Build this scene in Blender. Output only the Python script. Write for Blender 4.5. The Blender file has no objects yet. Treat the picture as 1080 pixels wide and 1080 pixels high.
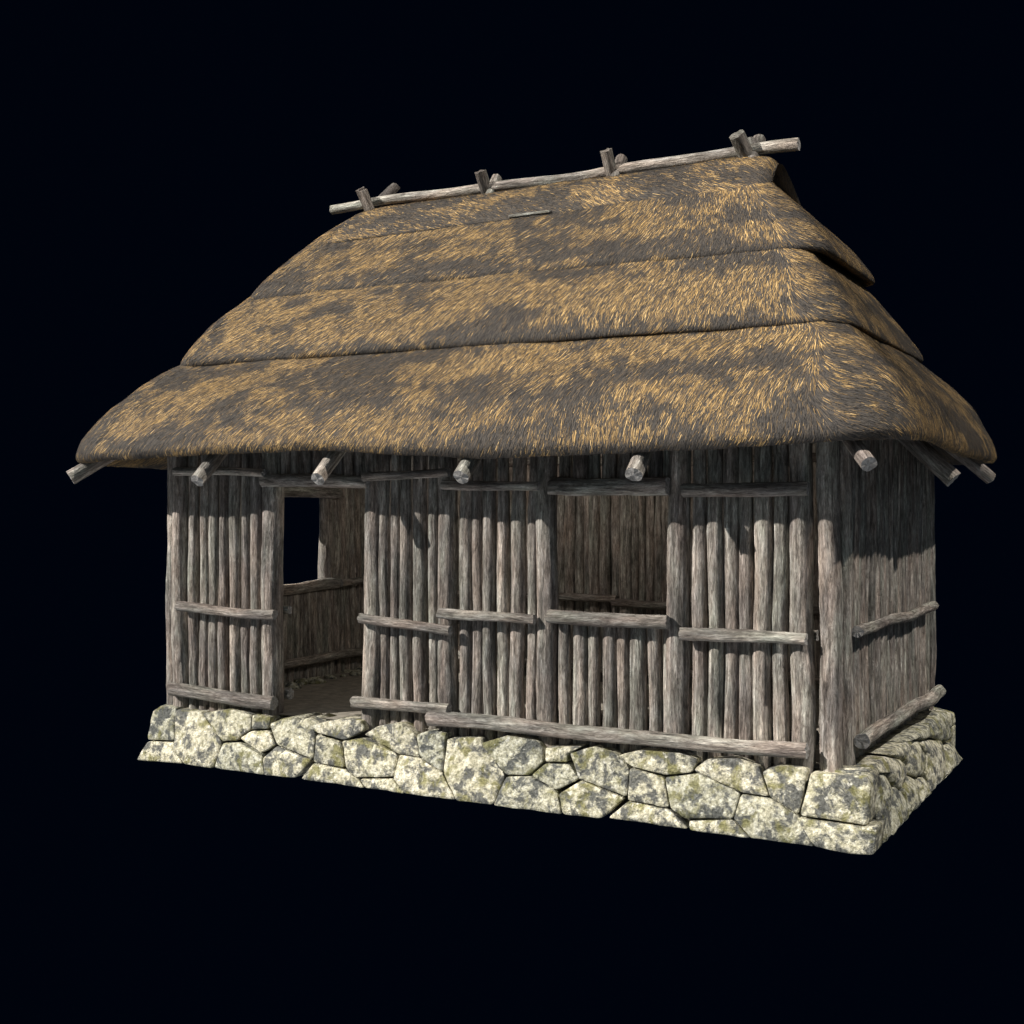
import bpy, math, random
import numpy as np
from mathutils import Vector
sc = bpy.context.scene
COL = sc.collection
rng = np.random.default_rng(7)
random.seed(7)

# ---------------------------------------------------------------- materials
def newmat(name):
    m = bpy.data.materials.new(name); m.use_nodes = True
    nt = m.node_tree; nt.nodes.clear()
    out = nt.nodes.new('ShaderNodeOutputMaterial')
    b = nt.nodes.new('ShaderNodeBsdfPrincipled')
    nt.links.new(b.outputs[0], out.inputs[0])
    return m, nt, b
def N(nt, t, **kw):
    n = nt.nodes.new(t)
    for k, v in kw.items():
        if k in n.inputs: n.inputs[k].default_value = v
        else: setattr(n, k, v)
    return n
def L(nt, a, b): nt.links.new(a, b)
def ramp(nt, fac, stops, interp='LINEAR'):
    r = nt.nodes.new('ShaderNodeValToRGB'); r.color_ramp.interpolation = interp
    e = r.color_ramp.elements
    while len(e) < len(stops): e.new(0.5)
    for el, (p, c) in zip(e, stops):
        el.position = p; el.color = (*c, 1) if len(c) == 3 else c
    L(nt, fac, r.inputs[0]); return r.outputs[0]
def vmul(nt, v, s):
    n = nt.nodes.new('ShaderNodeVectorMath'); n.operation = 'MULTIPLY'
    L(nt, v, n.inputs[0]); n.inputs[1].default_value = s; return n.outputs[0]
def noise(nt, v, scale, detail=4, rough=.55, dist=0):
    n = N(nt, 'ShaderNodeTexNoise', Scale=scale, Detail=detail, Roughness=rough, Distortion=dist)
    L(nt, v, n.inputs['Vector']); return n.outputs['Fac']
def mix(nt, f, a, b, mode='MIX'):
    n = nt.nodes.new('ShaderNodeMix'); n.data_type = 'RGBA'; n.blend_type = mode
    if isinstance(f, (int, float)): n.inputs[0].default_value = f
    else: L(nt, f, n.inputs[0])
    for s, i in ((a, 6), (b, 7)):
        if isinstance(s, tuple): n.inputs[i].default_value = (*s, 1)
        else: L(nt, s, n.inputs[i])
    return n.outputs[2]
def math_(nt, op, a, b=0.0):
    n = nt.nodes.new('ShaderNodeMath'); n.operation = op
    for s, i in ((a, 0), (b, 1)):
        if isinstance(s, (int, float)): n.inputs[i].default_value = s
        else: L(nt, s, n.inputs[i])
    return n.outputs[0]

def wood_material(name, gain=1.0, warm=0.0):
    m, nt, b = newmat(name)
    at = N(nt, 'ShaderNodeAttribute', attribute_name='grain')
    v = at.outputs['Vector']
    oi = N(nt, 'ShaderNodeObjectInfo')
    fib = noise(nt, vmul(nt, v, (42, 42, 3.0)), 1, 6, .65, .3)
    bark = noise(nt, vmul(nt, v, (20, 20, 5.0)), 1, 7, .68, .7)
    fine = noise(nt, vmul(nt, v, (95, 95, 17)), 1, 5, .7, .8)
    blot = noise(nt, vmul(nt, v, (5, 5, 1.9)), 1, 3, .5)
    hue = noise(nt, vmul(nt, v, (6, 6, 1.3)), 1.3, 3, .5)
    g = gain
    c = ramp(nt, fib, [(.26, (.06*g, .056*g, .053*g)), (.43, (.185*g, .172*g, .16*g)), (.56, (.30*g, .28*g, .262*g)), (.72, (.52*g, .495*g, .47*g))])
    c2 = ramp(nt, bark, [(.30, (.20, .18, .17)), (.44, (.72, .69, .66)), (.60, (1, 1, 1)), (.75, (1.35, 1.33, 1.3))])
    c = mix(nt, .9, c, c2, 'MULTIPLY')
    c = mix(nt, .9, c, ramp(nt, fine, [(.32, (.42, .40, .38)), (.5, (1, 1, 1)), (.68, (1.7, 1.7, 1.68))]), 'MULTIPLY')
    tint = ramp(nt, hue, [(.34, (.86, .95, .93)), (.5, (1, 1, 1)), (.64, (1.05, .96, .93))])
    c = mix(nt, .85, c, tint, 'MULTIPLY')
    bl = ramp(nt, blot, [(.36, (.62, .62, .64)), (.6, (1.12, 1.12, 1.1))])
    c = mix(nt, .9, c, bl, 'MULTIPLY')
    rnd = ramp(nt, oi.outputs['Random'], [(0, (.80, .78, .76)), (.5, (1, .975, .945)), (1, (1.16, 1.15, 1.10))])
    c = mix(nt, 1.0, c, rnd, 'MULTIPLY')
    L(nt, c, b.inputs['Base Color'])
    b.inputs['Roughness'].default_value = .82
    b.inputs['Specular IOR Level'].default_value = .3
    h = math_(nt, 'ADD', math_(nt, 'ADD', math_(nt, 'MULTIPLY', fib, .5), math_(nt, 'MULTIPLY', bark, .9)), math_(nt, 'MULTIPLY', fine, .4))
    bp = N(nt, 'ShaderNodeBump', Strength=1.0, Distance=.035)
    L(nt, h, bp.inputs['Height']); L(nt, bp.outputs[0], b.inputs['Normal'])
    return m

def cut_material():
    m, nt, b = newmat('sawn_end')
    g = N(nt, 'ShaderNodeTexCoord').outputs['Object']
    n = noise(nt, g, 38, 5, .6, .5)
    c = ramp(nt, n, [(.3, (.15, .14, .13)), (.5, (.29, .275, .26)), (.7, (.45, .435, .42))])
    L(nt, c, b.inputs['Base Color']); b.inputs['Roughness'].default_value = .9
    bp = N(nt, 'ShaderNodeBump', Strength=.6, Distance=.02)
    L(nt, n, bp.inputs['Height']); L(nt, bp.outputs[0], b.inputs['Normal'])
    return m

def stone_material():
    m, nt, b = newmat('lichen_stone')
    tc = N(nt, 'ShaderNodeTexCoord').outputs['Object']
    oi = N(nt, 'ShaderNodeObjectInfo')
    off = N(nt, 'ShaderNodeVectorMath'); off.operation = 'ADD'
    L(nt, tc, off.inputs[0])
    cb = N(nt, 'ShaderNodeCombineXYZ')
    L(nt, math_(nt, 'MULTIPLY', oi.outputs['Random'], 37.0), cb.inputs[0])
    L(nt, math_(nt, 'MULTIPLY', oi.outputs['Random'], 91.0), cb.inputs[2])
    L(nt, cb.outputs[0], off.inputs[1]); v = off.outputs[0]
    fine = noise(nt, v, 46, 6, .68)
    base = ramp(nt, fine, [(.3, (.06, .065, .066)), (.5, (.15, .152, .142)), (.7, (.26, .265, .25))])
    l1 = noise(nt, v, 8.5, 7, .68, .35)
    lm = ramp(nt, l1, [(.44, (0, 0, 0)), (.525, (1, 1, 1))])
    lc = ramp(nt, noise(nt, v, 30, 5, .65), [(.33, (.26, .25, .18)), (.48, (.62, .585, .44)), (.62, (.90, .87, .73))])
    c = mix(nt, lm, base, lc)
    mo = noise(nt, v, 6.3, 5, .6, .3)
    mm = ramp(nt, mo, [(.53, (0, 0, 0)), (.62, (.85, .85, .85))])
    mc = ramp(nt, fine, [(.3, (.10, .10, .03)), (.6, (.33, .31, .14))])
    c = mix(nt, mm, c, mc)
    w = ramp(nt, noise(nt, v, 17, 4, .6), [(.62, (0, 0, 0)), (.68, (.9, .9, .9))])
    c = mix(nt, w, c, (.80, .78, .70))
    c = mix(nt, 1.0, c, ramp(nt, oi.outputs['Random'], [(0, (.78, .80, .80)), (.5, (1, .99, .95)), (1, (1.12, 1.10, 1.08))]), 'MULTIPLY')
    c = mix(nt, .8, c, ramp(nt, noise(nt, v, 70, 4, .7), [(.32, (.55, .55, .55)), (.5, (1, 1, 1)), (.7, (1.25, 1.25, 1.25))]), 'MULTIPLY')
    L(nt, c, b.inputs['Base Color']); b.inputs['Roughness'].default_value = .93
    b.inputs['Specular IOR Level'].default_value = .25
    h = math_(nt, 'ADD', math_(nt, 'MULTIPLY', fine, .6), math_(nt, 'MULTIPLY', l1, .8))
    bp = N(nt, 'ShaderNodeBump', Strength=1.0, Distance=.04)
    L(nt, h, bp.inputs['Height']); L(nt, bp.outputs[0], b.inputs['Normal'])
    return m

def earth_material(name, c0, c1):
    m, nt, b = newmat(name)
    tc = N(nt, 'ShaderNodeTexCoord').outputs['Object']
    n = noise(nt, tc, 9, 7, .65)
    L(nt, ramp(nt, n, [(.3, c0), (.7, c1)]), b.inputs['Base Color'])
    b.inputs['Roughness'].default_value = .95
    bp = N(nt, 'ShaderNodeBump', Strength=.6, Distance=.04)
    L(nt, n, bp.inputs['Height']); L(nt, bp.outputs[0], b.inputs['Normal'])
    return m

def thatch_material():
    m, nt, b = newmat('thatch_straw')
    g = N(nt, 'ShaderNodeAttribute', attribute_name='grain').outputs['Vector']
    t = N(nt, 'ShaderNodeAttribute', attribute_name='tone').outputs['Fac']
    st = noise(nt, vmul(nt, g, (95, 13, 1)), 1, 4, .6, .4)
    f = math_(nt, 'ADD', t, math_(nt, 'MULTIPLY', math_(nt, 'SUBTRACT', st, .5), .9))
    c = ramp(nt, f, [(0, (.015, .013, .012)), (.2, (.056, .050, .046)), (.42, (.098, .082, .066)), (.60, (.205, .130, .056)), (.80, (.42, .265, .098)), (1, (.74, .50, .22))])
    L(nt, c, b.inputs['Base Color'])
    b.inputs['Roughness'].default_value = .75
    b.inputs['Specular IOR Level'].default_value = .3
    bp = N(nt, 'ShaderNodeBump', Strength=.8, Distance=.02)
    L(nt, st, bp.inputs['Height']); L(nt, bp.outputs[0], b.inputs['Normal'])
    return m

WOOD = wood_material('weathered_wood', 1.52)
PALE = wood_material('toplit_pale_wood', 1.55)  # top light on the ridge pole put into the wood colour; batten shares it
DUSKY = wood_material('shaded_weathered_wood', .85)  # darker copy of the wood: shade on the ridge stakes put into the colour
CUT = cut_material()
STONE = stone_material()
THATCH = thatch_material()
DIRT = earth_material('trodden_earth', (.16, .145, .12), (.36, .32, .26))
MORTAR = earth_material('dark_earth_core', (.03, .028, .024), (.08, .075, .06))

# ---------------------------------------------------------------- mesh helpers
def link(name, verts, faces, mats, parent, grain=None, tone=None, midx=None, smooth=True, loc=(0, 0, 0)):
    me = bpy.data.meshes.new(name)
    me.from_pydata([tuple(map(float, v)) for v in verts] if not isinstance(verts, np.ndarray) else verts.tolist(), [], faces if isinstance(faces, list) else faces.tolist())
    for m in mats: me.materials.append(m)
    me.polygons.foreach_set('use_smooth', [smooth]*len(me.polygons))
    if midx is not None:
        me.polygons.foreach_set('material_index', midx)
        me.polygons.foreach_set('use_smooth', [i == 0 for i in midx])
    if grain is not None:
        a = me.attributes.new('grain', 'FLOAT_VECTOR', 'POINT'); a.data.foreach_set('vector', np.asarray(grain, dtype=np.float32).ravel())
    if tone is not None:
        a = me.attributes.new('tone', 'FLOAT', 'POINT'); a.data.foreach_set('value', np.asarray(tone, dtype=np.float32).ravel())
    me.update()
    o = bpy.data.objects.new(name, me); COL.objects.link(o)
    if parent is not None: o.parent = parent
    return o

def log_geo(p0, p1, r0, r1, seed, wob=.012, sides=16, rough=.07, sag=0.0, seg=.07):
    """a slightly crooked, knotty round log with cut ends"""
    R = np.random.default_rng(seed)
    p0, p1 = np.array(p0, float), np.array(p1, float)
    ax = p1-p0; ln = np.linalg.norm(ax); ax /= ln
    ref = np.array([0, 0, 1.]) if abs(ax[2]) < .8 else np.array([0, 1., 0])
    u = np.cross(ax, ref); u /= np.linalg.norm(u); w = np.cross(ax, u)
    n = max(3, int(ln/seg))
    t = np.linspace(0, 1, n+1)
    th = np.linspace(0, 2*math.pi, sides, endpoint=False)
    ph = R.uniform(0, 6.28, 12)
    du = wob*(np.sin(t*ln*2.1+ph[0])+.6*np.sin(t*ln*4.7+ph[1]))
    dw = wob*(np.sin(t*ln*1.9+ph[2])+.6*np.sin(t*ln*5.3+ph[3]))
    du -= du[0]+(du[-1]-du[0])*t; dw -= dw[0]+(dw[-1]-dw[0])*t
    T, H = np.meshgrid(t, th, indexing='ij')
    z = T*ln
    rad = (r0+(r1-r0)*T)*(1+rough*(.55*np.sin(2*H+ph[4]+z*1.3)+.45*np.sin(3*H+ph[5]-z*2.1)+.45*np.sin(H+ph[6]+z*5)
          + .35*np.sin(z*9+ph[7])+.3*np.sin(5*H+ph[8]+z*7)) + rough*.35*R.normal(0, 1, T.shape))
    for _ in range(max(1, int(ln*1.2))):           # knots
        kz, kh, ka = R.uniform(0, ln), R.uniform(0, 6.28), R.uniform(.08, .2)
        dh = np.abs((H-kh+math.pi) % (2*math.pi)-math.pi)
        rad *= 1+ka*np.exp(-((z-kz)/.04)**2-(dh/.35)**2)
    ctr = p0+np.outer(t, ax*ln)+np.outer(du, u)+np.outer(dw, w)
    ctr[:, 2] -= sag*np.sin(math.pi*t)
    P = ctr[:, None, :]+rad[..., None]*(np.cos(H)[..., None]*u+np.sin(H)[..., None]*w)
    # uneven sawn ends
    P[0] -= ax*R.uniform(-.006, .006, (sides, 1)); P[-1] += ax*R.uniform(-.006, .006, (sides, 1))
    off = R.uniform(0, 50, 3)
    G = np.stack([np.cos(H)*rad+off[0], np.sin(H)*rad+off[1], z+off[2]], -1)
    V = P.reshape(-1, 3); Gv = G.reshape(-1, 3)
    i, j = np.meshgrid(np.arange(n), np.arange(sides), indexing='ij')
    a = i*sides+j; b2 = i*sides+(j+1) % sides
    F = np.stack([a, b2, b2+sides, a+sides], -1).reshape(-1, 4).tolist()
    mi = [0]*len(F)
    V = V.tolist(); Gv = Gv.tolist()
    for row, cc, flip in ((0, ctr[0], True), (n, ctr[-1], False)):
        base = row*sides; k = len(V)
        for jj in range(sides):
            V.append(V[base+jj][:]); Gv.append(Gv[base+jj][:])
        V.append((np.array(cc)+ (-ax if flip else ax)*.003).tolist()); Gv.append(Gv[base])
        for jj in range(sides):
            q = [k+jj, k+(jj+1) % sides, k+sides]
            F.append(q[::-1] if flip else q); mi.append(1)
    return V, F, Gv, mi

_seed = [100]
def log(name, p0, p1, r0, r1, parent, **kw):
    _seed[0] += 1
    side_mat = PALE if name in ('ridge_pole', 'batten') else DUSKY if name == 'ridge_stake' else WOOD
    end_mat = DUSKY if name == 'ridge_stake' else CUT
    V, F, G, mi = log_geo(p0, p1, r0, r1, _seed[0], **kw)
    return link(name, V, F, [side_mat, end_mat], parent, grain=G, midx=mi)
def log_set(name, specs, parent, **kw):
    V, F, G, M = [], [], [], []
    for s in specs:
        _seed[0] += 1
        v, f, g, m = log_geo(*s, _seed[0], **kw)
        k = len(V); V += v; G += g; M += m
        F += [[i+k for i in q] for q in f]
    return link(name, V, F, [WOOD, WOOD], parent, grain=G, midx=M)
def empty(name, parent=None, loc=(0, 0, 0)):
    o = bpy.data.objects.new(name, None); COL.objects.link(o); o.location = loc
    if parent is not None: o.parent = parent
    return o

# ================================================================= the hut
hut = empty('thatched_hut')
hut['label'] = 'weathered log-walled hut with a tiered thatched hip roof on a rough lichen-covered stone plinth'
hut['category'] = 'hut'

# ---------------------------------------------------------------- stone plinth
FS=[
 [(-6.144,0.412),(-6.061,0.458),(-5.879,0.454),(-5.855,0.185),(-6.154,0.165)],
 [(-6.151,0.153),(-5.853,0.174),(-5.841,0.110),(-5.717,0.010),(-6.249,-0.010)],
 [(-5.877,0.443),(-5.596,0.443),(-5.338,0.223),(-5.383,0.004),(-5.701,0.005),(-5.841,0.110)],
 [(-5.579,0.433),(-5.301,0.486),(-5.044,0.463),(-5.037,0.349),(-5.149,0.272),(-5.172,0.243),(-5.332,0.223)],
 [(-5.044,0.463),(-4.850,0.457),(-4.861,0.363),(-5.031,0.345)],
 [(-5.148,0.266),(-5.035,0.334),(-4.859,0.349),(-4.759,0.244),(-4.904,0.169)],
 [(-5.322,0.213),(-5.156,0.230),(-4.902,0.157),(-4.848,0.004),(-5.378,0.008)],
 [(-4.855,0.405),(-4.741,0.455),(-4.584,0.478),(-4.389,0.381),(-4.381,0.170),(-4.747,0.249)],
 [(-4.638,0.480),(-4.486,0.526),(-4.245,0.484),(-4.431,0.429)],
 [(-4.457,0.426),(-4.219,0.486),(-3.955,0.497),(-3.920,0.430),(-4.095,0.341),(-4.370,0.373)],
 [(-4.882,0.134),(-4.758,0.238),(-4.395,0.158),(-4.521,0.016),(-4.839,0.000)],
 [(-4.376,0.362),(-4.129,0.313),(-4.068,0.129),(-4.368,0.151)],
 [(-4.372,0.145),(-4.061,0.120),(-3.928,0.064),(-3.857,0.003),(-4.468,0.011)],
 [(-3.916,0.400),(-3.809,0.467),(-3.595,0.513),(-3.453,0.437),(-3.384,0.275),(-3.575,0.281)],
 [(-4.124,0.333),(-3.923,0.370),(-3.592,0.281),(-3.605,0.112),(-3.954,0.072),(-4.050,0.131)],
 [(-3.915,0.062),(-3.615,0.099),(-3.482,0.004),(-3.857,0.003)],
 [(-3.574,0.275),(-3.383,0.270),(-3.185,0.180),(-3.036,0.002),(-3.489,0.001),(-3.606,0.104)],
 [(-3.446,0.438),(-3.328,0.476),(-3.176,0.470),(-3.179,0.188),(-3.384,0.279)],
 [(-3.164,0.433),(-2.889,0.460),(-2.644,0.218),(-2.724,0.004),(-3.029,-0.003),(-3.174,0.185)],
 [(-2.880,0.419),(-2.671,0.493),(-2.409,0.478),(-2.357,0.428),(-2.347,0.338),(-2.447,0.237),(-2.640,0.222)],
 [(-2.345,0.438),(-2.052,0.473),(-2.159,0.409),(-2.153,0.352),(-2.335,0.342)],
 [(-2.436,0.238),(-2.334,0.330),(-2.153,0.343),(-2.054,0.249),(-2.223,0.155)],
 [(-2.638,0.209),(-2.446,0.232),(-2.221,0.142),(-2.165,-0.003),(-2.719,-0.001)],
 [(-2.150,0.419),(-1.951,0.485),(-1.785,0.443),(-1.683,0.365),(-1.681,0.169),(-2.054,0.249)],
 [(-2.204,0.135),(-2.039,0.241),(-1.700,0.157),(-1.864,0.004),(-2.159,-0.002)],
 [(-1.775,0.435),(-1.607,0.486),(-1.319,0.494),(-1.188,0.463),(-1.224,0.374),(-1.420,0.338),(-1.676,0.374)],
 [(-1.679,0.361),(-1.419,0.321),(-1.369,0.129),(-1.675,0.147)],
 [(-1.675,0.139),(-1.364,0.121),(-1.224,0.010),(-1.812,0.016)],
 [(-1.419,0.324),(-1.178,0.375),(-0.881,0.277),(-0.920,0.112),(-1.248,0.074),(-1.361,0.130)],
 [(-1.228,0.060),(-0.923,0.103),(-0.797,0.002),(-1.214,0.002)],
 [(-1.216,0.392),(-1.129,0.469),(-0.929,0.500),(-0.764,0.452),(-0.685,0.274),(-0.882,0.282),(-1.168,0.371)],
 [(-0.741,0.429),(-0.642,0.472),(-0.503,0.477),(-0.447,0.466),(-0.486,0.185),(-0.682,0.270)],
 [(-0.877,0.271),(-0.681,0.265),(-0.485,0.177),(-0.373,0.002),(-0.797,0.002),(-0.917,0.112)],
 [(-0.424,0.452),(-0.065,0.463),(-0.037,0.394),(-0.051,0.168),(-0.477,0.183)],
 [(-0.510,0.166),(-0.050,0.158),(0.014,0.170),(-0.002,-0.004),(-0.141,-0.014),(-0.370,0.003)],
]
RS=[
 [(0.290,0.087),(0.249,0.226),(0.176,0.408),(0.163,0.509),(0.562,0.435),(0.683,0.345),(0.790,0.264),(0.634,0.212),(0.518,0.064)],
 [(0.529,0.059),(0.639,0.206),(0.847,0.268),(1.030,0.201),(1.106,0.078),(1.058,0.060),(0.799,0.052)],
 [(0.175,0.512),(0.366,0.515),(0.750,0.499),(1.137,0.394),(1.339,0.306),(1.254,0.251),(1.018,0.217),(0.849,0.270),(0.698,0.345),(0.565,0.437)],
 [(1.054,0.197),(1.304,0.260),(1.570,0.175),(1.475,0.056),(1.127,0.070)],
 [(1.364,0.301),(1.520,0.394),(1.712,0.429),(1.843,0.402),(2.005,0.276),(1.902,0.182),(1.594,0.198),(1.374,0.253)],
 [(1.501,0.081),(1.580,0.173),(1.758,0.171),(1.923,0.079)],
 [(1.896,0.177),(2.005,0.276),(1.866,0.392),(2.111,0.372),(2.661,0.284),(2.743,0.191),(2.605,0.108),(2.386,0.082),(1.957,0.110)],
 [(1.947,0.071),(1.923,0.110),(2.362,0.080),(2.386,0.050)],
 [(2.289,0.376),(2.412,0.454),(2.783,0.520),(3.120,0.440),(3.114,0.233),(2.774,0.250),(2.540,0.310)],
 [(2.423,0.082),(2.637,0.103),(2.776,0.219),(3.051,0.215),(3.396,0.031),(2.865,0.063)],
 [(0.802,0.499),(1.266,0.523),(1.621,0.462),(1.494,0.398),(1.349,0.316),(1.161,0.389)],
 [(1.321,0.521),(1.801,0.513),(2.351,0.463),(2.285,0.372),(2.053,0.381),(1.843,0.402),(1.621,0.462)],
]
def vn3(P, f, seed):
    """cheap smooth noise from sines"""
    R = np.random.default_rng(seed); out = np.zeros(len(P))
    for k in range(6):
        d = R.normal(0, 1, 3); d *= f*(1+.35*k)/np.linalg.norm(d)
        out += np.sin(P@d+R.uniform(0, 6.28))/(1+.35*k)
    return out/3.2

def stone(poly, to_world, seed, bulge=.04, depth=.24, gap=.001, open_bottom=False):
    """poly in face coordinates (a, z); to_world(a, z, out) -> xyz"""
    pts = np.array(poly, float)
    c = pts.mean(0)
    area = 0.5*np.sum(pts[:, 0]*np.roll(pts[:, 1], -1)-np.roll(pts[:, 0], -1)*pts[:, 1])
    if area < 0: pts = pts[::-1]
    # dense outline with softened corners
    out = []
    for i in range(len(pts)):
        a, b = pts[i], pts[(i+1) % len(pts)]
        m = max(3, int(np.linalg.norm(b-a)/.018))
        for k in range(m): out.append(a+(b-a)*k/m)
    out = np.array(out)
    for _ in range(1): out = .5*out+.25*(np.roll(out, 1, 0)+np.roll(out, -1, 0))
    n = len(out)
    size = math.sqrt(abs(area))
    rings = [(-1, gap, -depth), (-1, gap, -.05), (-1, gap, -.012), (0, gap+.002, -.004), (0, gap+.007, .001)]
    V, idx = [], []
    def inset(d):
        v = out-c; L_ = np.linalg.norm(v, axis=1, keepdims=True)
        return c+v*np.maximum(.03, 1-d/np.maximum(L_, 1e-6))
    layers = []
    for _, d, o in rings: layers.append((inset(d), o))
    base = inset(gap+.007)
    for k in range(1, 7):
        s = 1-k/6.5
        layers.append((c+(base-c)*s, .001+bulge*(1-s**3)))
    W = []
    for q, o in layers:
        for p in q: W.append(to_world(p[0], p[1], o))
    W = np.array(W)
    nr = len(layers)
    o_ = np.array([to_world(c[0], c[1], 0), to_world(c[0], c[1], 1)]); nrm = o_[1]-o_[0]
    nz = vn3(W, 13, seed)*.009+vn3(W, 42, seed+1)*.006
    nz[:n] = 0
    W = W+nz[:, None]*nrm
    W += np.stack([vn3(W, 20, seed+2), vn3(W, 20, seed+3), vn3(W, 20, seed+4)], -1)*.003
    V = W.tolist(); V.append((W[-n:].mean(0)).tolist())
    F = []
    for r in range(nr-1):
        for j in range(n):
            a = r*n+j; b = r*n+(j+1) % n
            F.append([a, b, b+n, a+n])
    for j in range(n): F.append([(nr-1)*n+j, (nr-1)*n+(j+1) % n, (nr-1)*n+n])
    F.append(list(range(n))[::-1])
    return V, F

plinth = None
core_v = [(-6.02, .12, .02), (-.12, .12, .02), (-.12, 3.40, .02), (-6.02, 3.40, .02),
          (-5.95, .17, .425), (-.20, .17, .425), (-.20, 3.33, .425), (-5.95, 3.33, .425)]
plinth = link('stone_plinth', core_v, [[0, 3, 2, 1], [4, 5, 6, 7], [0, 1, 5, 4], [1, 2, 6, 5], [2, 3, 7, 6], [3, 0, 4, 7]], [MORTAR], hut, smooth=False)
X0, X1, Y0, Y1 = -6.25, 0.0, 0.0, 3.5
BAT = .208
def fw(a, z, o): return (a, BAT*max(z, -.02)-o, z)
def rw(a, z, o): return (X1-.2*max(z, -.02)+o, a, z)
def lw(a, z, o): return (X0+.26*max(z, -.02)-o, Y1-a, z)
def bw(a, z, o): return (-a, Y1-.2*max(z, -.02)+o, z)
FS[8] = [(x, z-.05) for x, z in FS[8]]
for k, poly in enumerate(FS):
    V, F = stone(poly, fw, 500+7*k, bulge=.012, gap=.0008, depth=.30 if min(p[1] for p in poly) > .1 else .24)
    link('stone', V, F, [STONE], plinth)
def courses(length, top, seed, a0=.02, a1=0.0, w=.5):
    R = np.random.default_rng(seed); polys = []
    L_ = length-a0-a1
    nt_, nb = int(round(L_/w)), int(round(L_/(w*.86)))
    tx = a0+L_*np.linspace(0, 1, nt_+1); bx = a0+L_*np.linspace(0, 1, nb+1)
    tx[1:-1] += R.uniform(-.09, .09, nt_-1); bx[1:-1] += R.uniform(-.08, .08, nb-1)
    tz = lambda a: .225+.05*math.sin(a*4.1+seed)+.03*math.sin(a*9.7+seed)
    bs = bx+0; 
    for i in range(nt_):
        a, b = tx[i], tx[i+1]
        mids = [m for m in bx if a+.03 < m < b-.03]
        low = [(a, tz(a))]+[(m, tz(m)) for m in mids]+[(b, tz(b))]
        tp = top+R.uniform(-.03, .02)
        sh = R.uniform(-.04, .04)
        polys.append(low+[(b-.01, tp-.03), ((a+b)/2+sh, tp+.015), (a+.01, tp-.03)])
    for i in range(nb):
        a, b = bx[i], bx[i+1]
        mids = [m for m in tx if a+.03 < m < b-.03]
        up = [(b, tz(b))]+[(m, tz(m)) for m in reversed(mids)]+[(a, tz(a))]
        polys.append([(a+.02, R.uniform(-.01, .02)), ((a+b)/2, R.uniform(-.03, 0)), (b-.02, R.uniform(-.01, .02))]+up)
    return polys
sd = 3000
RS.pop(7)
sides_ = [(rw, [[(y, 0.0 if z < .125 else min(.475, z-.03*(1-z/.45))) for y, z in p] for p in RS])]
sides_ += [(lw, courses(3.5, .455, 5, .02, .15)), (bw, courses(6.25, .455, 8, .06, .10))]
for fn, polys in sides_:
    for poly in polys:
        sd += 9
        V, F = stone(poly, fn, sd, bulge=.034 if fn is rw else .03, depth=.22)
        link('stone', V, F, [STONE], plinth)

# packed earth floor
nx, ny = 60, 34
xs = np.linspace(-5.97, -.3, nx); ys = np.linspace(.205, 3.30, ny)
XX, YY = np.meshgrid(xs, ys, indexing='ij')
P = np.stack([XX.ravel(), YY.ravel(), np.full(nx*ny, .462)], -1)
P[:, 2] += .008*vn3(P, 5, 11)+.005*vn3(P, 16, 12)
F = [[i*ny+j, (i+1)*ny+j, (i+1)*ny+j+1, i*ny+j+1] for i in range(nx-1) for j in range(ny-1)]
floor = link('earth_floor', P, F, [DIRT], hut)
# loose rubble along the inside foot of the walls
R = np.random.default_rng(21)
Vr, Fr = [], []
for k in range(46):
    side = R.integers(0, 3)
    if side == 0: c0 = (-5.85+R.uniform(0, .12), R.uniform(.5, 3.1))
    elif side == 1: c0 = (R.uniform(-5.8, -.5), 3.1+R.uniform(-.1, .06))
    else: c0 = (R.uniform(-3.8, -.5), .36+R.uniform(0, .1))
    s = R.uniform(.025, .09)
    base = len(Vr); q = []
    for a in range(5):
        phi = math.pi*(a+.5)/5
        for b in range(8):
            th = 2*math.pi*b/8
            rr = s*(1+R.uniform(-.2, .2))
            q.append((c0[0]+rr*1.3*math.sin(phi)*math.cos(th), c0[1]+rr*math.sin(phi)*math.sin(th), 0.47+rr*.55*math.cos(phi)))
    Vr += q
    for a in range(4):
        for b in range(8):
            Fr.append([base+a*8+b, base+(a+1)*8+b, base+(a+1)*8+(b+1) % 8, base+a*8+(b+1) % 8])
    Fr.append([base+b for b in range(8)]); Fr.append([base+32+b for b in range(7, -1, -1)])
rub = link('rubble', Vr, Fr, [STONE], hut); rub['kind'] = 'stuff'

# ---------------------------------------------------------------- log walls
YW = .24; ZB = .425; ZT = 2.93
front = empty('front_wall', hut, (0, 0, 0))
POST = [(-5.941, .078), (-4.945, .088), (-3.953, .077), (-3.236, .078), (-2.392, .079), (-1.372, .078), (-.515, .078)]
for x, r in POST:
    log('post', (x, YW, ZB-.02), (x+random.uniform(-.01, .01), YW, ZT), r*1.04, r*.97, front, wob=.009, rough=.05)
log('corner_post', (-6.075, .27, ZB-.02), (-6.07, .27, ZT), .058, .055, front, wob=.004)
log('corner_post', (-.325, YW, ZB-.02), (-.335, YW, ZT), .077, .068, front, wob=.012, rough=.08)
def poles(lst, z0, z1, parent, axis='x', c=YW):
    for p, r in lst:
        a = random.uniform(-.012, .012)
        rr = r*.98
        k0, k1 = random.uniform(.97, 1.1), random.uniform(.9, 1.0)
        if axis == 'x': A, B = (p, c+random.uniform(-.008, .01), z0), (p+a, c+random.uniform(-.008, .01), z1)
        else: A, B = (c+random.uniform(-.008, .008), p, z0), (c+random.uniform(-.008, .008), p+a*.5, z1)
        log('pole', A, B, rr*k0, rr*k1, parent, wob=.006, rough=.055)
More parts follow.
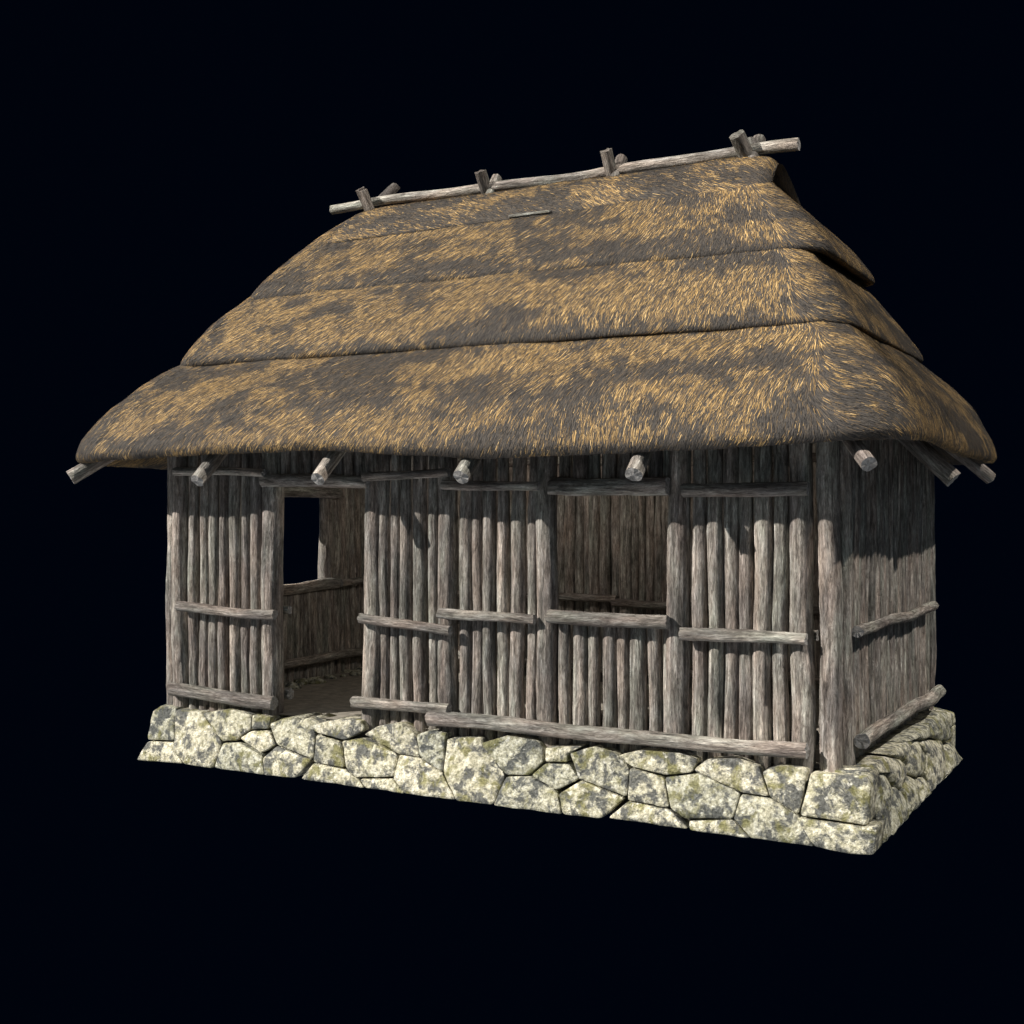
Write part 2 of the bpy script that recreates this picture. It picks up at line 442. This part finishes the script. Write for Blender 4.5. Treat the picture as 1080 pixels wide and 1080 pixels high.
PA = [(-5.793, .052), (-5.684, .047), (-5.578, .05), (-5.468, .051), (-5.345, .057), (-5.221, .047), (-5.107, .059)]
PB = [(-3.829, .046), (-3.725, .046), (-3.616, .049), (-3.492, .060), (-3.372, .045)]
PC = [(-3.088, .053), (-2.979, .047), (-2.867, .053), (-2.757, .05), (-2.639, .059), (-2.52, .045)]
PW = [(-2.249, .05), (-2.127, .06), (-2.012, .045), (-1.902, .055), (-1.787, .047), (-1.674, .06), (-1.553, .051), (-1.462, .030)]
PD = [(-1.23, .052), (-1.115, .053), (-1.006, .056), (-.897, .048), (-.782, .059), (-.652, .053)]
for g in (PA, PB, PC, PD): poles(g, ZB, ZT, front)
poles(PW, ZB, 1.40, front)
poles(PW, 2.30, ZT, front)
poles([(x, .052) for x in np.arange(-4.80, -4.03, .107)], 2.37, ZT, front)
# rails, sill, lintels on the outside
def rail(name, x0, z0, x1, z1, r, parent=front, y=.125, **kw):
    kw.setdefault('wob', .008)
    return log(name, (x0, y, z0), (x1, y, z1), r, r*random.uniform(.86, 1.0), parent, **kw)
rail('rail', -5.885, 1.322, -4.83, 1.291, .040, sag=.012)
rail('rail', -5.92, 2.475, -4.94, 2.445, .036)
rail('rail', -5.96, .605, -4.84, .565, .056)
rail('rail', -3.985, 1.296, -3.155, 1.234, .038)
rail('rail', -4.045, .640, -3.165, .650, .044, y=.12)
rail('rail', -3.95, 2.40, -3.17, 2.43, .036)
rail('rail', -3.255, 1.364, -2.443, 1.353, .041)
rail('rail', -3.225, 2.335, -2.412, 2.315, .036)
rail('rail', -3.335, .572, -.450, .588, .057, y=.108, wob=.007)
rail('rail', -1.321, 1.303, -.457, 1.307, .044)
rail('rail', -1.31, 2.279, -.45, 2.285, .046, y=.13)
log('window_sill', (-2.335, .125, 1.378), (-1.414, .125, 1.372), .052, .050, front, wob=.006, rough=.09)
log('window_lintel', (-2.32, .15, 2.315), (-1.42, .15, 2.305), .066, .064, front, wob=.008, rough=.12)
log('door_lintel', (-4.99, .17, 2.385), (-3.93, .17, 2.36), .052, .050, front, wob=.006, rough=.08)
# rails on the inside face of the front wall
for a, b, z, r in ((-5.9, -4.86, .60, .05), (-5.9, -4.87, 1.30, .038), (-4.03, -.45, .62, .05), (-3.98, -2.40, 1.3, .04), (-1.36, -.45, 1.3, .04), (-5.95, -.4, 2.62, .05)):
    log('rail', (a, .365, z), (b, .365, z+.01), r, r*.92, front)

# right side wall of close-set poles
side = empty('side_wall', hut)
XS = -.285
ys_ = []; y = .47
while y < 3.22:
    r = random.uniform(.036, .052); ys_.append((y, r)); y += r*1.93
poles(ys_, ZB, ZT, side, 'y', XS)
log('corner_post', (-.265, .375, ZB-.02), (-.262, .38, ZT), .060, .055, side, rough=.09, wob=.012)
log('corner_post', (-.285, 3.27, ZB-.02), (-.285, 3.27, ZT), .062, .058, side)
log('rail', (-.195, .40, 1.345), (-.185, 3.08, 1.335), .040, .040, side, wob=.012, sag=.02)
log('rail', (-.155, .36, .635), (-.145, 3.13, .615), .052, .050, side, wob=.012)
log('rail', (-.375, .42, 1.34), (-.375, 3.2, 1.34), .04, .038, side)
log('rail', (-.375, .42, 2.6), (-.375, 3.2, 2.6), .045, .04, side)

# left wall with its window
left = empty('side_wall', hut)
XL = -6.06
WY0, WY1, WZ0, WZ1 = 1.15, 2.42, 1.42, 2.26
specs = []; y = .40
while y < 3.25:
    r = random.uniform(.042, .055)
    if WY0-.02 < y < WY1+.02:
        specs += [((XL, y, ZB), (XL, y, WZ0-.03), r, r), ((XL, y, WZ1+.03), (XL, y, ZT), r, r)]
    else: specs.append(((XL+random.uniform(-.008, .008), y, ZB), (XL, y, ZT), r*1.03, r*.95))
    y += r*1.95
ps = log_set('pole_panel', specs, left, sides=12, wob=.006)
log('corner_post', (XL, 3.27, ZB-.02), (XL, 3.27, ZT), .07, .065, left)
log('window_post', (XL, WY0-.05, ZB), (XL, WY0-.05, ZT), .07, .065, left)
log('window_post', (XL, WY1+.05, ZB), (XL, WY1+.05, ZT), .07, .065, left)
log('window_sill', (XL+.06, WY0-.14, WZ0-.04), (XL+.06, WY1+.14, WZ0-.03), .058, .055, left)
log('window_lintel', (XL+.06, WY0-.14, WZ1+.05), (XL+.06, WY1+.14, WZ1+.05), .058, .055, left)
for xx in (XL-.10, XL+.10):
    for (a, b, z, r) in ((.4, 3.2, .62, .05), (.4, WY0-.14, 1.36, .04), (WY1+.12, 3.2, 1.39, .04), (.4, 3.2, 2.62, .045)):
        log('rail', (xx, a, z), (xx, b, z+.01), r, r*.95, left, sides=12)

# back wall
back = empty('back_wall', hut)
YB = 3.30
specs = []; x = -5.95
while x < -.38:
    r = random.uniform(.043, .060)
    specs.append(((x, YB+random.uniform(-.01, .01), ZB), (x+random.uniform(-.012, .012), YB, ZT), r*1.03, r*.99)); x += r*1.86
log_set('pole_panel', specs, back, sides=12, wob=.006)
for x in (-5.0, -4.0, -3.1, -2.05, -1.2):
    log('post', (x, YB-.02, ZB), (x, YB-.02, ZT), .075, .07, back, sides=12)
for y in (YB-.10, YB+.10):
    for a, b, z, r in ((-5.95, -4.1, 1.28, .04), (-4.25, -3.15, 1.285, .04), (-3.2, -2.02, 1.25, .042), (-2.10, -.4, 1.25, .042), (-5.95, -.4, .62, .052), (-5.95, -.4, 2.62, .045)):
        log('rail', (a, y, z), (b, y, z+random.uniform(-.02, .02)), r, r*.92, back, sides=12)

# ---------------------------------------------------------------- rafters
roof = hut
TIP = dict(r0=.058, r1=.064)
def rafter(tip, inner, r=.058):
    log('rafter', tip, inner, r, r*1.08, roof, wob=.004, rough=.05)
for x in (-5.24, -4.05, -2.80, -1.49):
    rafter((x+.03, -.37, 2.375), (x, .95, 3.50))
    rafter((x, 3.83, 2.415), (x, 2.55, 3.50))
rafter((.03, -.27, 2.42), (-.95, .95, 3.50), .050)
rafter((.16, 3.86, 2.425), (-.95, 2.6, 3.50), .060)
rafter((-6.74, -.27, 2.42), (-5.55, .95, 3.50), .062)
rafter((-6.74, 3.80, 2.42), (-5.55, 2.55, 3.50), .062)
rafter((.19, 1.75, 2.365), (-.85, 1.75, 3.40), .066)
rafter((-6.75, 1.75, 2.40), (-5.6, 1.75, 3.45), .062)

# ---------------------------------------------------------------- thatch
def vnoise(x, y, seed):
    R = np.random.default_rng(seed); tab = R.random((256, 256))
    xi, yi = np.floor(x).astype(int), np.floor(y).astype(int)
    fx, fy = x-xi, y-yi; fx = fx*fx*(3-2*fx); fy = fy*fy*(3-2*fy)
    g = lambda a, b: tab[a & 255, b & 255]
    return (g(xi, yi)*(1-fx)+g(xi+1, yi)*fx)*(1-fy)+(g(xi, yi+1)*(1-fx)+g(xi+1, yi+1)*fx)*fy
def fbm(x, y, seed, o=4):
    s = 0; a = 1; t = 0
    for k in range(o): s = s+a*vnoise(x*2**k, y*2**k, seed+k); t += a; a *= .55
    return s/t
def catmull(pts, per=6):
    p = np.array(pts, float); p = np.vstack([2*p[0]-p[1], p, 2*p[-1]-p[-2]]); out = []
    for i in range(1, len(p)-2):
        for k in range(per):
            t = k/per
            out.append(.5*((2*p[i])+(-p[i-1]+p[i+1])*t+(2*p[i-1]-5*p[i]+4*p[i+1]-p[i+2])*t*t+(-p[i-1]+3*p[i]-3*p[i+1]+p[i+2])*t**3))
    out.append(p[-2]); return np.array(out)
CXR, CYR, HX, HY = -3.275, 1.75, 3.50, 2.10
def ring(hx, hy, r):
    nl, ns, nc = 150, 90, 22
    r = min(r, hx*.95, hy*.95); pts = []
    def seg(a, b, n):
        for k in range(n): pts.append((a[0]+(b[0]-a[0])*k/n, a[1]+(b[1]-a[1])*k/n))
    def arc(cx, cy, a0, n):
        for k in range(n):
            a = a0+math.pi/2*k/n; pts.append((cx+r*math.cos(a), cy+r*math.sin(a)))
    seg((-hx+r, -hy), (hx-r, -hy), nl); arc(hx-r, -hy+r, -math.pi/2, nc)
    seg((hx, -hy+r), (hx, hy-r), ns); arc(hx-r, hy-r, 0, nc)
    seg((hx-r, hy), (-hx+r, hy), nl); arc(-hx+r, hy-r, math.pi/2, nc)
    seg((-hx, hy-r), (-hx, -hy+r), ns); arc(-hx+r, -hy+r, math.pi, nc)
    return np.array(pts)

def strands(P, S, T, j0, j1, dens, seed, closed=True, ang=None, tonef=None):
    """short straw strands lying on the grid surface P[j,i]; j grows upslope"""
    R = np.random.default_rng(seed)
    nj, ni = P.shape[:2]
    Pn = np.concatenate([P, P[:, :1]], 1) if closed else P
    if closed:
        S2 = np.concatenate([S, S[:, :1]+(2*S[:, -1:]-S[:, -2:-1]-S[:, :1])], 1); T2 = np.concatenate([T, T[:, :1]], 1)
    else: S2, T2 = S, T
    A = Pn[j0:j1, :-1]; B = Pn[j0:j1, 1:]; C = Pn[j0+1:j1+1, :-1]
    area = np.linalg.norm(np.cross(B-A, C-A), axis=-1)
    cum = np.cumsum(area.ravel()); n = int(cum[-1]*dens)
    k = np.searchsorted(cum, R.random(n)*cum[-1]); k = np.minimum(k, area.size-1)
    jj = k//area.shape[1]+j0; ii = k % area.shape[1]
    v = jj+R.random(n); u = ii+R.random(n)
    # grid cell metric
    eu = np.linalg.norm(Pn[jj, ii+1]-Pn[jj, ii], axis=-1); ev = np.linalg.norm(Pn[jj+1, ii]-Pn[jj, ii], axis=-1)
    eu = np.maximum(eu, .004); ev = np.maximum(ev, .004)
    def at(arr, u, v):
        if closed: u = np.mod(u, ni)
        else: u = np.clip(u, 0, arr.shape[1]-1.001)
        v = np.clip(v, 0, nj-1.001)
        a, b = np.floor(v).astype(int), np.floor(u).astype(int); fv, fu = v-a, u-b
        if arr.ndim == 3: fv, fu = fv[:, None], fu[:, None]
        return (arr[a, b]*(1-fu)+arr[a, b+1]*fu)*(1-fv)+(arr[a+1, b]*(1-fu)+arr[a+1, b+1]*fu)*fv
    s, t = at(S2, u, v), at(T2, u, v); pos = at(Pn, u, v)
    th = ang(s, t, pos)+R.normal(0, .13, n)
    m = tonef(s, t, pos)
    tan_straw = R.random(n) < .025+.50*m  # straws of tan colour, mixed at random among the dark ones
    tone = np.where(tan_straw, R.uniform(.47, .95, n), np.clip(R.normal(.26, .13, n)+.05*m, .0, .5))
    grow = np.where(tan_straw, R.uniform(.72, 1.08, n), .9)
    ln = R.uniform(.04, .12, n)*grow
    du, dv = np.sin(th)*ln/eu, -np.cos(th)*ln/ev
    pts = []
    for f in (0, .5, 1.0):
        pts.append(at(Pn, u+du*f, np.maximum(v+dv*f, j0*.6)))
    # local normal
    p = pts[1]; pu = at(Pn, u+du*.5+.5, v+dv*.5)-p; pv = at(Pn, u+du*.5, v+dv*.5+.5)-p
    nr = np.cross(pu, pv); nr /= np.maximum(np.linalg.norm(nr, axis=1, keepdims=True), 1e-9)
    d = pts[2]-pts[0]; d /= np.maximum(np.linalg.norm(d, axis=1, keepdims=True), 1e-9)
    w = np.cross(nr, d); wid = (R.uniform(.0011, .0026, n)*grow)[:, None]
    lift = R.uniform(.0015, .0045, n)[:, None]; tip = R.uniform(.0015, .0065, n)[:, None]
    a = pts[0]+nr*.001; b = pts[1]+nr*lift; c = pts[2]+nr*tip
    V = np.stack([a-w*wid, a+w*wid, b-w*wid, b+w*wid, c-w*wid*.5, c+w*wid*.5], 1)
    base = np.arange(n)[:, None]*6
    F = np.concatenate([base+np.array([0, 1, 3, 2]), base+np.array([2, 3, 5, 4])], 0)
    G = np.stack([s+R.uniform(0, 9, n), t, np.zeros(n)], -1)
    return V.reshape(-1, 3), F, np.repeat(G, 6, 0), np.repeat(tone, 6)

def patch_tone(seed, lipt=None):
    def f(s, t, pos):
        sk = s+t*.35
        m = fbm(sk*2.2+seed*13.7, t*5.4+seed*5.1, 40+seed, 4)+.05*np.sin(t*9+2.2*np.sin(s*.8+seed))
        m2 = fbm(sk*26, t*6.0+seed, 60+seed, 3)
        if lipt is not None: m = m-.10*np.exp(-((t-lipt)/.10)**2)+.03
        return np.clip((m*.70+m2*.30-.455)/.10, 0, 1)
    return f
def field(seed, sc):
    def f(s, t, pos):
        x = pos[:, 0]; y = pos[:, 1]
        base = -.46*np.clip((-x+.2)/3.4, .08, 1)*np.clip(1.15-.28*np.clip(pos[:, 2]<3.0, 0, 1), 0, 2)*np.where(y < 1.75, 1, -1)
        a = base+.9*(fbm(s*.9+seed, t*1.3, 80+seed, 2)-.5)
        q = s-sc
        return a+1.35*np.clip((q+.10)/.20, 0, 1)*np.exp(-(np.maximum(q, 0)/.55)**2)
    return f

def tier(name, prof, rfun, seed, vis0, vis1, dens, sag=None, lumps=.016, xo=0.0, thin=0.0, xl=0.0):
    pr = catmull(prof, 6); nj = len(pr); rows = []
    d = np.concatenate([[0], np.cumsum(np.linalg.norm(np.diff(pr, axis=0), axis=1))])
    for j, (o, z) in enumerate(pr):
        q = ring(HX-.78*o, HY-o, rfun(o)); rows.append(np.column_stack([q[:, 0]+CXR, q[:, 1]+CYR, np.full(len(q), z)]))
    P = np.array(rows)
    mid = P[len(P)//2]; sl = np.concatenate([[0], np.cumsum(np.linalg.norm(np.diff(mid, axis=0), axis=1))])
    S = np.tile(sl, (nj, 1)); T = np.tile(d[:, None], (1, P.shape[1]))
    if sag is not None:
        k = np.clip(1-(pr[:, 1]-pr[:, 1].min())/.75, 0, 1)[:, None]
        frontness = np.clip((CYR-P[..., 1])/1.2, 0, 1)
        xs_, zs_ = zip(*sag)
        P[..., 2] += k*frontness*np.interp(P[..., 0], xs_, zs_)
    rightness = np.clip((P[..., 0]-CXR)/(HX-.78*pr[:, 0][:, None]), 0, 1)**3
    P[..., 0] += rightness*xo*np.clip((1.75-pr[:, 0][:, None])/.45, 0, 1) if xo > .1 else rightness*xo
    leftness = np.clip((CXR-P[..., 0])/(HX-.78*pr[:, 0][:, None]), 0, 1)**3
    P[..., 0] -= leftness*xl
    lipw = np.exp(-((np.arange(nj)/6-vis0-1.5)/2.2)**2)[:, None]
    fy_ = np.clip(np.abs(P[..., 1]-CYR)/np.maximum(HY-pr[:, 0][:, None], .1)*1.25-.25, 0, 1)**3*(1-rightness)
    P[..., 1] -= np.sign(P[..., 1]-CYR)*fy_*lipw*thin
    roll = np.clip((P[..., 0]+3.6)/2.8, 0, 1)*lipw*(1 if thin else 0)
    P[..., 1] += np.sign(P[..., 1]-CYR)*fy_*roll*.055
    P[..., 0] += rightness*roll*.06; P[..., 2] -= roll*.015
    # soft lumps along the surface normal
    du = np.roll(P, -1, 1)-np.roll(P, 1, 1); dv = np.gradient(P, axis=0)
    nr = np.cross(du, dv); nr /= np.maximum(np.linalg.norm(nr, axis=-1, keepdims=True), 1e-9)
    lump = (fbm(S*1.7+seed, T*2.6, 20+seed, 3)-.5)*2*lumps*1.1+(fbm(S*8, T*9, 30+seed, 3)-.5)*lumps*.55
    P = P+nr*lump[..., None]
    ni = P.shape[1]
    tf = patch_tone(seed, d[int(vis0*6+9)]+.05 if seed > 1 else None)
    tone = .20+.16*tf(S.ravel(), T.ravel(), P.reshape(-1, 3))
    i, j = np.meshgrid(np.arange(ni), np.arange(nj-1))
    a = j*ni+i; b = j*ni+(i+1) % ni
    F = np.stack([a, b, b+ni, a+ni], -1).reshape(-1, 4)
    V = P.reshape(-1, 3); G = np.stack([S.ravel(), T.ravel(), np.zeros(S.size)], -1)
    v0, v1 = vis0*6, min(vis1*6, nj-2)
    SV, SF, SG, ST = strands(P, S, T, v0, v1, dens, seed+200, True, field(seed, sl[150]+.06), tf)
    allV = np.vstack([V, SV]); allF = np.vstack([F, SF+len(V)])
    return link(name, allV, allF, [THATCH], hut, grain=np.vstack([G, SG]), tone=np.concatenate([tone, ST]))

DENS = 7500
SAGE = [(-6.9, -.005), (-6.0, .02), (-5.2, .045), (-4.2, .06), (-3.4, .015), (-2.6, -.035), (-1.7, -.03), (-.8, -.0), (.2, .035)]
tier('thatch_tier', [(2.02, 4.45), (1.5, 3.85), (.9, 3.24), (.45, 2.87), (.16, 2.62), (.05, 2.545), (.01, 2.55), (-.01, 2.60), (.015, 2.69), (.07, 2.79), (.19, 2.96), (.35, 3.11), (.55, 3.27), (.78, 3.44), (1.1, 3.68), (1.35, 3.86)],
     lambda o: .50 if o < .1 else .50-.28*min(1, (o-.1)/.5), 1, 4, 13, DENS, SAGE, .016, .05, 0, .11)
tier('thatch_tier', [(1.25, 3.80), (.92, 3.52), (.78, 3.415), (.73, 3.395), (.695, 3.41), (.705, 3.47), (.78, 3.59), (.91, 3.745), (1.08, 3.92), (1.28, 4.11), (1.5, 4.30)],
     lambda o: .30 if o < .75 else .30-.12*min(1, (o-.75)/.3), 2, 2, 9, DENS, None, .014, .02, .02, .02)
tier('thatch_tier', [(1.6, 4.25), (1.4, 4.13), (1.25, 4.02), (1.205, 4.00), (1.175, 4.015), (1.185, 4.075), (1.26, 4.18), (1.39, 4.325), (1.55, 4.49), (1.72, 4.66), (1.9, 4.82), (2.0, 4.90)],
     lambda o: .24-.12*min(1, max(0, (o-1.2)/.5)), 3, 2, 10, DENS, None, .012, .101, .02, -.03)

# ridge cap: an open-ended saddle of thatch
def cap():
    sec = [(1.47, 4.63), (1.36, 4.555), (1.31, 4.565), (1.31, 4.62), (1.37, 4.71), (1.50, 4.83), (1.63, 4.92), (1.75, 4.955)]
    sec = sec+[(3.5-y, z) for y, z in sec[::-1][1:]]
    q = catmull(sec, 5); inner = np.array([(1.75+(y-1.75)*.80, z-.085) for y, z in q[::-1][8:-8]])
    q2 = np.vstack([q, inner]); nj = len(q2); ni = 130
    x = np.linspace(0, 1, ni); x = x-.45/math.pi*np.sin(2*math.pi*x)/2; P = np.zeros((nj, ni, 3))
    for j, (y, z) in enumerate(q2):
        low = (4.96-z)
        xl, xr = -5.16-.22*low, -1.12+(.24 if y > 1.75 else .12)*low
        P[j, :, 0] = xl+(xr-xl)*x; P[j, :, 1] = y; P[j, :, 2] = z
    ends = np.minimum(x, 1-x)*4.2
    e = np.clip(1-ends/.09, 0, 1)**2
    sgn = np.where(np.arange(nj) < len(q), -1, 1)[:, None]*.042*e[None, :]
    dy, dz = q2[:, 0]-1.75, q2[:, 1]-4.45; dn = np.hypot(dy, dz)
    P[..., 1] += sgn*(dy/dn)[:, None]; P[..., 2] += sgn*(dz/dn)[:, None]-(.05*np.exp(-ends/.12))[None, :]
    d = np.concatenate([[0], np.cumsum(np.linalg.norm(np.diff(q2, axis=0), axis=1))])
    S = P[..., 0]+20; T = np.tile(d[:, None], (1, ni))
    P[..., 2] += (fbm(S*2, T*3, 90, 3)-.5)*.03
    P[..., 1] += (fbm(S*2, T*3+7, 91, 3)-.5)*.03
    lipz = np.exp(-((P[..., 2]-4.60)/.06)**2)*np.clip((-2.3-P[..., 0])/1.2, 0, 1)
    P[..., 1] += np.sign(P[..., 1]-1.75)*lipz*.045
    P[..., 2] -= lipz*.02
    tf = patch_tone(6)
    tone = .20+.16*tf(S.ravel(), T.ravel(), P.reshape(-1, 3))
    i, j = np.meshgrid(np.arange(ni-1), np.arange(nj))
    a = j*ni+i; b = ((j+1) % nj)*ni+i
    F = np.stack([a, a+1, b+1, b], -1).reshape(-1, 4)
    G = np.stack([S.ravel(), T.ravel(), np.zeros(S.size)], -1)
    # strands lie almost along the ridge here
    half = len(q)//2
    SV, SF, SG, ST = strands(P, S, T, 2, len(q)-2, DENS, 333, False, lambda s, t, p: np.where(p[:, 1] < 1.75, 1, -1)*1.0+math.pi*(p[:, 1] > 1.75)+(fbm(s, t, 95, 2)-.5), tf)
    V = P.reshape(-1, 3)
    return link('ridge_cap', np.vstack([V, SV]), np.vstack([F, SF+len(V)]), [THATCH], hut, grain=np.vstack([G, SG]), tone=np.concatenate([tone, ST]))
cap()

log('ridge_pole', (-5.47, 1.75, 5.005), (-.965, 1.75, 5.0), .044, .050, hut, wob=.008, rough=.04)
for p0, p1, r in (((-5.02, 1.80, 4.86), (-5.07, 1.64, 5.13), .046), ((-4.96, 1.70, 4.86), (-5.01, 1.60, 5.10), .046), ((-5.00, 1.70, 4.92), (-4.93, 2.03, 5.22), .048),
                  ((-3.76, 1.80, 4.86), (-3.78, 1.65, 5.13), .052), ((-3.71, 1.68, 4.88), (-3.75, 1.89, 5.12), .050),
                  ((-2.55, 1.80, 4.86), (-2.57, 1.65, 5.15), .052), ((-2.50, 1.68, 4.88), (-2.53, 1.89, 5.13), .050),
                  ((-1.35, 1.82, 4.84), (-1.42, 1.60, 5.10), .064), ((-1.32, 1.68, 4.88), (-1.33, 1.91, 5.13), .054), ((-1.27, 1.72, 4.88), (-1.37, 1.80, 5.10), .038)):
    log('ridge_stake', p0, p1, r, r*.97, hut, wob=.003)

# ---------------------------------------------------------------- camera, world, lamps
cam = bpy.data.cameras.new('camera'); co = bpy.data.objects.new('camera', cam); COL.objects.link(co)
co.location = (1.745, -7.90, 2.15)
co.rotation_euler = (math.radians(90), 0, math.radians(28.6))
cam.sensor_width = 36; cam.lens = 36*1319/1080; cam.clip_end = 200
cam.shift_y = -3/1080
sc.camera = co

w = bpy.data.worlds.new('World'); sc.world = w; w.use_nodes = True
bg = w.node_tree.nodes['Background']; bg.inputs[0].default_value = (.08, .3, 1.0, 1); bg.inputs[1].default_value = .0034

def sun(name, d, strength, color, angle):
    l = bpy.data.lights.new(name, 'SUN'); l.energy = strength; l.color = color; l.angle = math.radians(angle)
    o = bpy.data.objects.new(name, l); COL.objects.link(o)
    o.rotation_euler = Vector(d).to_track_quat('-Z', 'Y').to_euler(); o.location = (2, -6, 8)
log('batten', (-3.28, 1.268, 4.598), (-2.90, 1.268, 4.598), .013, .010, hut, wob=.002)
sun('key_lamp', (.57, .55, -.50), 6.2, (1.0, .955, .89), .6)
sun('side_lamp', (-.55, .16, -.82), 2.9, (1.0, .94, .86), 1.0)
sun('fill_lamp', (-.15, .75, -.55), .56, (.74, .88, 1.0), 150)
sun('low_fill_lamp', (.05, .30, .95), .9, (.95, .97, 1.0), 40)
pl = bpy.data.lights.new('interior_fill', 'POINT'); pl.energy = 34; pl.color = (1.0, .92, .82); pl.shadow_soft_size = .12  # added unseen light to brighten the interior; the hut has no such lamp
po = bpy.data.objects.new('interior_fill', pl); COL.objects.link(po); po.location = (-3.6, 1.6, 2.75)

vs = sc.view_settings
vs.view_transform = 'Standard'; vs.look = 'None'; vs.exposure = 0; vs.gamma = 1; vs.use_curve_mapping = False
sc.cycles.max_bounces = 6
